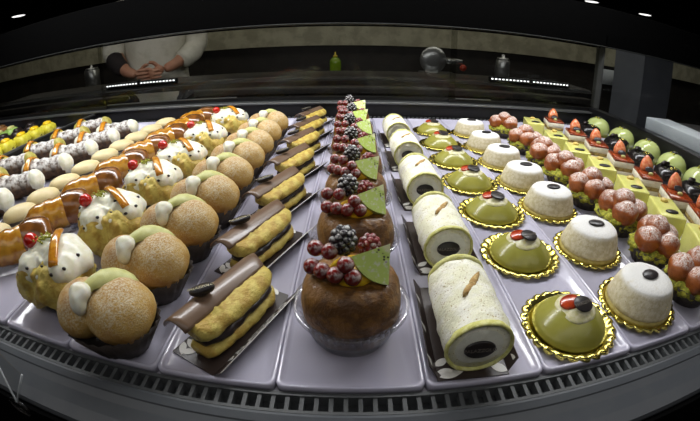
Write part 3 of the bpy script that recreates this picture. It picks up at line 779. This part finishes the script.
b = thing('squeeze_bottle', (-.11, 2.42, -.05)); tag(b, 'green plastic bottle standing on the back counter', 'bottle')
part('body', MB().lathe([(.034, 0), (.037, .004), (.037, .10), (.034, .118), (.022, .132), (.013, .138)], 28), 'bottle', b)
part('bottle_cap', MB().lathe([(.014, .137), (.014, .148), (.006, .152), (.003, .172)], 16), 'cap', b)
mc = thing('meat_slicer', (.57, 2.40, -.05)); tag(mc, 'steel slicing machine on the back counter right of the bottle', 'machine')
part('base', MB().box((-.12, -.12, 0), (.12, .12, .05), .01, 2), 'steel', mc)
part('post', MB().box((-.10, -.02, .05), (-.06, .02, .13), .004, 1), 'steel', mc)
part('blade_guard', MB().lathe([(.03, -.012), (.085, -.010), (.088, .0), (.085, .010), (.03, .014)], 36).xf(Matrix.Translation((-.05, -.03, .135)) @ Matrix.Rotation(pi/2, 4, 'X')), 'steel', mc)
part('carriage', MB().box((.03, -.10, .12), (.13, .06, .15), .008, 2), 'steel', mc)
part('knob', MB().ball((.13, -.11, .10), .022, 10), 'redplastic', mc)
for px, pz, w, h, lab in ((1.02, -.05, .10, .16, 'steel canister on the back counter right of the slicing machine'), (-2.0, -.05, .13, .17, 'steel canister on the back counter left of the person')):
    j = thing('steel_canister', (px, 2.40, pz)); tag(j, lab, 'canister')
    part('body', MB().lathe([(w*.5, 0), (w*.5, h), (w*.46, h+.005)], 28), 'steel', j)
    part('lid', MB().lathe([(w*.47, h+.005), (w*.40, h+.02), (.012, h+.024), (.012, h+.04), (.004, h+.045)], 24), 'steel', j)
# grey serving flap beyond the right end of the case
oc = thing('side_counter', (1.25, .55, -.85)); tag(oc, 'light grey counter ledge beyond the right end of the case', 'counter')
part('ledge', MB().box((-.405, -.75, .900), (-.30, .27, .935), .003, 2), 'greypanel', oc)
part('cabinet', MB().box((-.40, -.75, 0), (.30, .27, .899)), 'cabinet', oc)
part('worktop', MB().box((-.299, -.75, .9), (.32, .27, .928), .003, 1), 'worktop', oc)
# pale notice board on the partition at the right
nb = tag(part('notice_board', MB().box((2.04, 2.600, .005), (2.49, 2.639, .130), .002, 1), 'greypanel'), 'pale grey board on the partition at the right', 'board')

# ceiling downlights of the hall
def downlight(x, y, lab):
    t = thing('ceiling_downlight', (x, y, 1.75)); tag(t, lab, 'light', 'round downlights in the hall ceiling')
    part('lamp_disc', MB().lathe([(.20, -.012), (.21, -.006), (.21, -.002)], 32), 'lamp', t)
    part('ring', MB().lathe([(.211, -.014), (.235, -.012), (.235, -.001), (.211, -.001)], 32, capa=False, capb=False), 'greypanel', t)
downlight(-8.9, 7.4, 'round white ceiling downlight at upper left')
downlight(6.6, 9.1, 'left of the two round ceiling downlights at upper right')
downlight(8.6, 8.9, 'right of the two round ceiling downlights at upper right')
area('hall_fill_light', (0, -.5, 1.72), (radians(18), 0, 0), 5, 1.2, 21, (1, .97, .95))  # added front fill, stands in for ambient light on the customer side
area('service_fill_light', (0, 2.15, 1.72), (radians(14), 0, 0), 6, .3, 33, (1, .97, .88))  # extra unseen lamp, added to brighten the splashback behind the counter

# ------------------------------------------------------------------ person behind the case
def skin(name, verts, edges, radii, mat, parent, root=0, lev=2):
    me = bpy.data.meshes.new(name); me.from_pydata(verts, edges, []); o = link(name, me)
    o.modifiers.new('s', 'SKIN'); sv = me.skin_vertices[0].data
    for i, r in enumerate(radii): sv[i].radius = r if isinstance(r, tuple) else (r, r); sv[i].use_root = i == root
    sb = o.modifiers.new('u', 'SUBSURF'); sb.levels = lev; sb.render_levels = lev
    dg = bpy.context.evaluated_depsgraph_get(); n = bpy.data.meshes.new_from_object(o.evaluated_get(dg))
    bpy.data.objects.remove(o); n.name = name; n.materials.clear(); n.materials.append(M[mat])
    for p in n.polygons: p.use_smooth = True
    return link(name, n, parent)
def person():
    t = thing('person', (-1.0, 1.74, -.85), .42); tag(t, 'person in white coat with dark sleeve, hands joined, behind the case', 'person')
    # local: faces -Y (towards the case), x to the right in the picture; z from the floor
    V = [(0, .02, .92), (0, .02, 1.05), (0, .0, 1.20), (0, .0, 1.36), (0, .01, 1.45), (0, 0, 1.52), (0, -.01, 1.58), (0, -.015, 1.66),
         (-.18, .01, 1.40), (-.235, .02, 1.17), (-.15, -.16, 1.065), (-.085, -.20, 1.045),
         (.18, .01, 1.40), (.225, .02, 1.17), (.12, -.17, 1.075), (.055, -.21, 1.055),
         (-.10, .02, .86), (-.11, .0, .50), (-.115, .02, .10), (-.12, -.10, .04), (.10, .02, .86), (.11, 0, .50), (.115, .02, .10), (.12, -.10, .04)]
    E_ = [(0, 1), (1, 2), (2, 3), (3, 4), (4, 5), (5, 6), (6, 7), (4, 8), (8, 9), (9, 10), (10, 11), (4, 12), (12, 13), (13, 14), (14, 15), (0, 16), (16, 17), (17, 18), (18, 19), (0, 20), (20, 21), (21, 22), (22, 23)]
    R = [(.16, .12), (.15, .11), (.155, .11), (.16, .10), (.10, .075), (.055, .055), (.075, .085), (.080, .095),
         .06, .047, .032, .024, .06, .047, .032, .024, .09, .06, .045, .035, .09, .06, .045, .035]
    body = skin('body', V, E_, R, 'skin', t)
    # face
    body_parts = t
    part('nose', MB().blob([((0, -.108, 1.615), (.014, .018, .022))], 10), 'skin', t)
    for sx in (-1, 1):
        part('eye', MB().ball((sx*.030, -.088, 1.642), (.012, .010, .008), 8), 'eye', t)
        part('ear', MB().ball((sx*.080, -.005, 1.625), (.012, .022, .032), 8), 'skin', t)
    part('mouth', MB().ball((0, -.095, 1.575), (.024, .010, .006), 8), 'lip', t)
    part('hair', MB().blob([((0, .015, 1.675), (.092, .105, .075))], 18, .004, 40), 'hair', t)
    # coat over torso and arms
    V2 = [(0, .02, .62), (0, .02, .80), (0, .02, .95), (0, .015, 1.08), (0, .0, 1.22), (0, .0, 1.36), (0, .008, 1.455),
          (-.18, .01, 1.40), (-.215, .02, 1.26), (-.245, .02, 1.16), (-.225, -.06, 1.125), (.18, .01, 1.40), (.215, .02, 1.26), (.235, .015, 1.16), (.19, -.09, 1.115)]
    E2 = [(0, 1), (1, 2), (2, 3), (3, 4), (4, 5), (5, 6), (5, 7), (7, 8), (8, 9), (9, 10), (5, 11), (11, 12), (12, 13), (13, 14)]
    R2 = [(.20, .16), (.20, .155), (.20, .15), (.185, .14), (.19, .14), (.185, .125), (.075, .075), .085, .08, .078, .062, .085, .08, .076, .056]
    skin('white_coat', V2, E2, R2, 'coat', t)
    skin('dark_cuff', [(-.232, -.03, 1.145), (-.222, -.065, 1.122), (-.19, -.11, 1.095), (-.158, -.152, 1.068)], [(0, 1), (1, 2), (2, 3)], [.060, .056, .050, .045], 'darkcloth', t)
    skin('sleeve_cuff', [(.225, .0, 1.150), (.195, -.080, 1.122), (.165, -.125, 1.098), (.138, -.152, 1.082)], [(0, 1), (1, 2), (2, 3)], [.070, .062, .055, .050], 'coat', t)
    skin('trousers', [(0, .02, .90), (-.10, .02, .84), (-.11, 0, .50), (-.115, .02, .11), (.10, .02, .84), (.11, 0, .50), (.115, .02, .11)], [(0, 1), (1, 2), (2, 3), (0, 4), (4, 5), (5, 6)],
         [.12, .11, .085, .075, .11, .085, .075], 'trouser', t)
    for sx in (-1, 1): part('shoe', MB().blob([((sx*.12, -.06, .045), (.05, .14, .045)), ((sx*.12, .02, .05), (.045, .06, .05))], 14), 'shoe', t)
    # hands: palm, four unequal bent fingers and a thumb each, fingertips meeting
    for sx, w in ((-1, Vector((-.085, -.200, 1.045))), (1, Vector((.055, -.210, 1.055)))):
        d = Vector((-sx*.72, -.55, -.10)).normalized(); up = Vector((0, -.25, 1)).normalized(); side = d.cross(up).normalized()
        vs = [w, w+d*.045, w+d*.085]; es = [(0, 1), (1, 2)]; rs = [(.027, .023), (.037, .018), (.034, .014)]
        for k, L in enumerate((.062, .072, .068, .052)):
            off = up*(.027-.018*k); bidx = len(vs)
            p0 = w+d*.084+off; cur = side*(sx*.35)
            f = (d+cur*.4).normalized(); p1 = p0+f*L*.45; f2 = (d+cur*1.5).normalized(); p2 = p1+f2*L*.32; f3 = (d+cur*2.6).normalized(); p3 = p2+f3*L*.26
            vs += [p0, p1, p2, p3]; es += [(2, bidx), (bidx, bidx+1), (bidx+1, bidx+2), (bidx+2, bidx+3)]; rs += [.0095, .009, .008, .007]
        bidx = len(vs); p0 = w+d*.030+up*.024; p1 = p0+(d*.6+up*.7+side*sx*.3).normalized()*.036; p2 = p1+(d*.95+up*.2).normalized()*.028
        vs += [p0, p1, p2]; es += [(1, bidx), (bidx, bidx+1), (bidx+1, bidx+2)]; rs += [.013, .0105, .008]
        skin('hand', [tuple(q) for q in vs], es, rs, 'skin', t)
    t.scale = (.95, .95, .92)
    return t
person()

# ------------------------------------------------------------------ world and camera
W = bpy.data.worlds.new('hall_air'); S.world = W; W.use_nodes = True
W.node_tree.nodes['Background'].inputs[0].default_value = (.55, .58, .65, 1)
W.node_tree.nodes['Background'].inputs[1].default_value = .05

F, PITCH, YAW, ROLL, H = 369.81, .35925, -.00528, -.00289, .23134
cd = bpy.data.cameras.new('camera'); cam = bpy.data.objects.new('camera', cd); C.objects.link(cam); S.camera = cam
cd.type = 'PANO'; cd.panorama_type = 'FISHEYE_LENS_POLYNOMIAL'; cd.sensor_width = 36; cd.sensor_fit = 'HORIZONTAL'
cd.fisheye_fov = pi
cd.fisheye_polynomial_k0 = 0; cd.fisheye_polynomial_k1 = -1/(F*36/700)
cd.fisheye_polynomial_k2 = 0; cd.fisheye_polynomial_k3 = 0; cd.fisheye_polynomial_k4 = 0
cd.shift_y = -42.5/421
cd.clip_start = .01; cd.clip_end = 60
def tocam(X, Y, Z):
    c, s = cos(YAW), sin(YAW); X, Y = c*X-s*Y, s*X+c*Y
    c, s = cos(PITCH), sin(PITCH); d = c*Y-s*Z; u = s*Y+c*Z
    c, s = cos(ROLL), sin(ROLL); X, u = c*X-s*u, s*X+c*u
    return (X, u, -d)
cols = [tocam(1, 0, 0), tocam(0, 1, 0), tocam(0, 0, 1)]        # world axes seen in camera axes = columns of world-to-camera
R = Matrix([[cols[j][i] for j in range(3)] for i in range(3)]).transposed()
cam.matrix_world = Matrix.Translation((0, 0, H)) @ R.to_4x4()
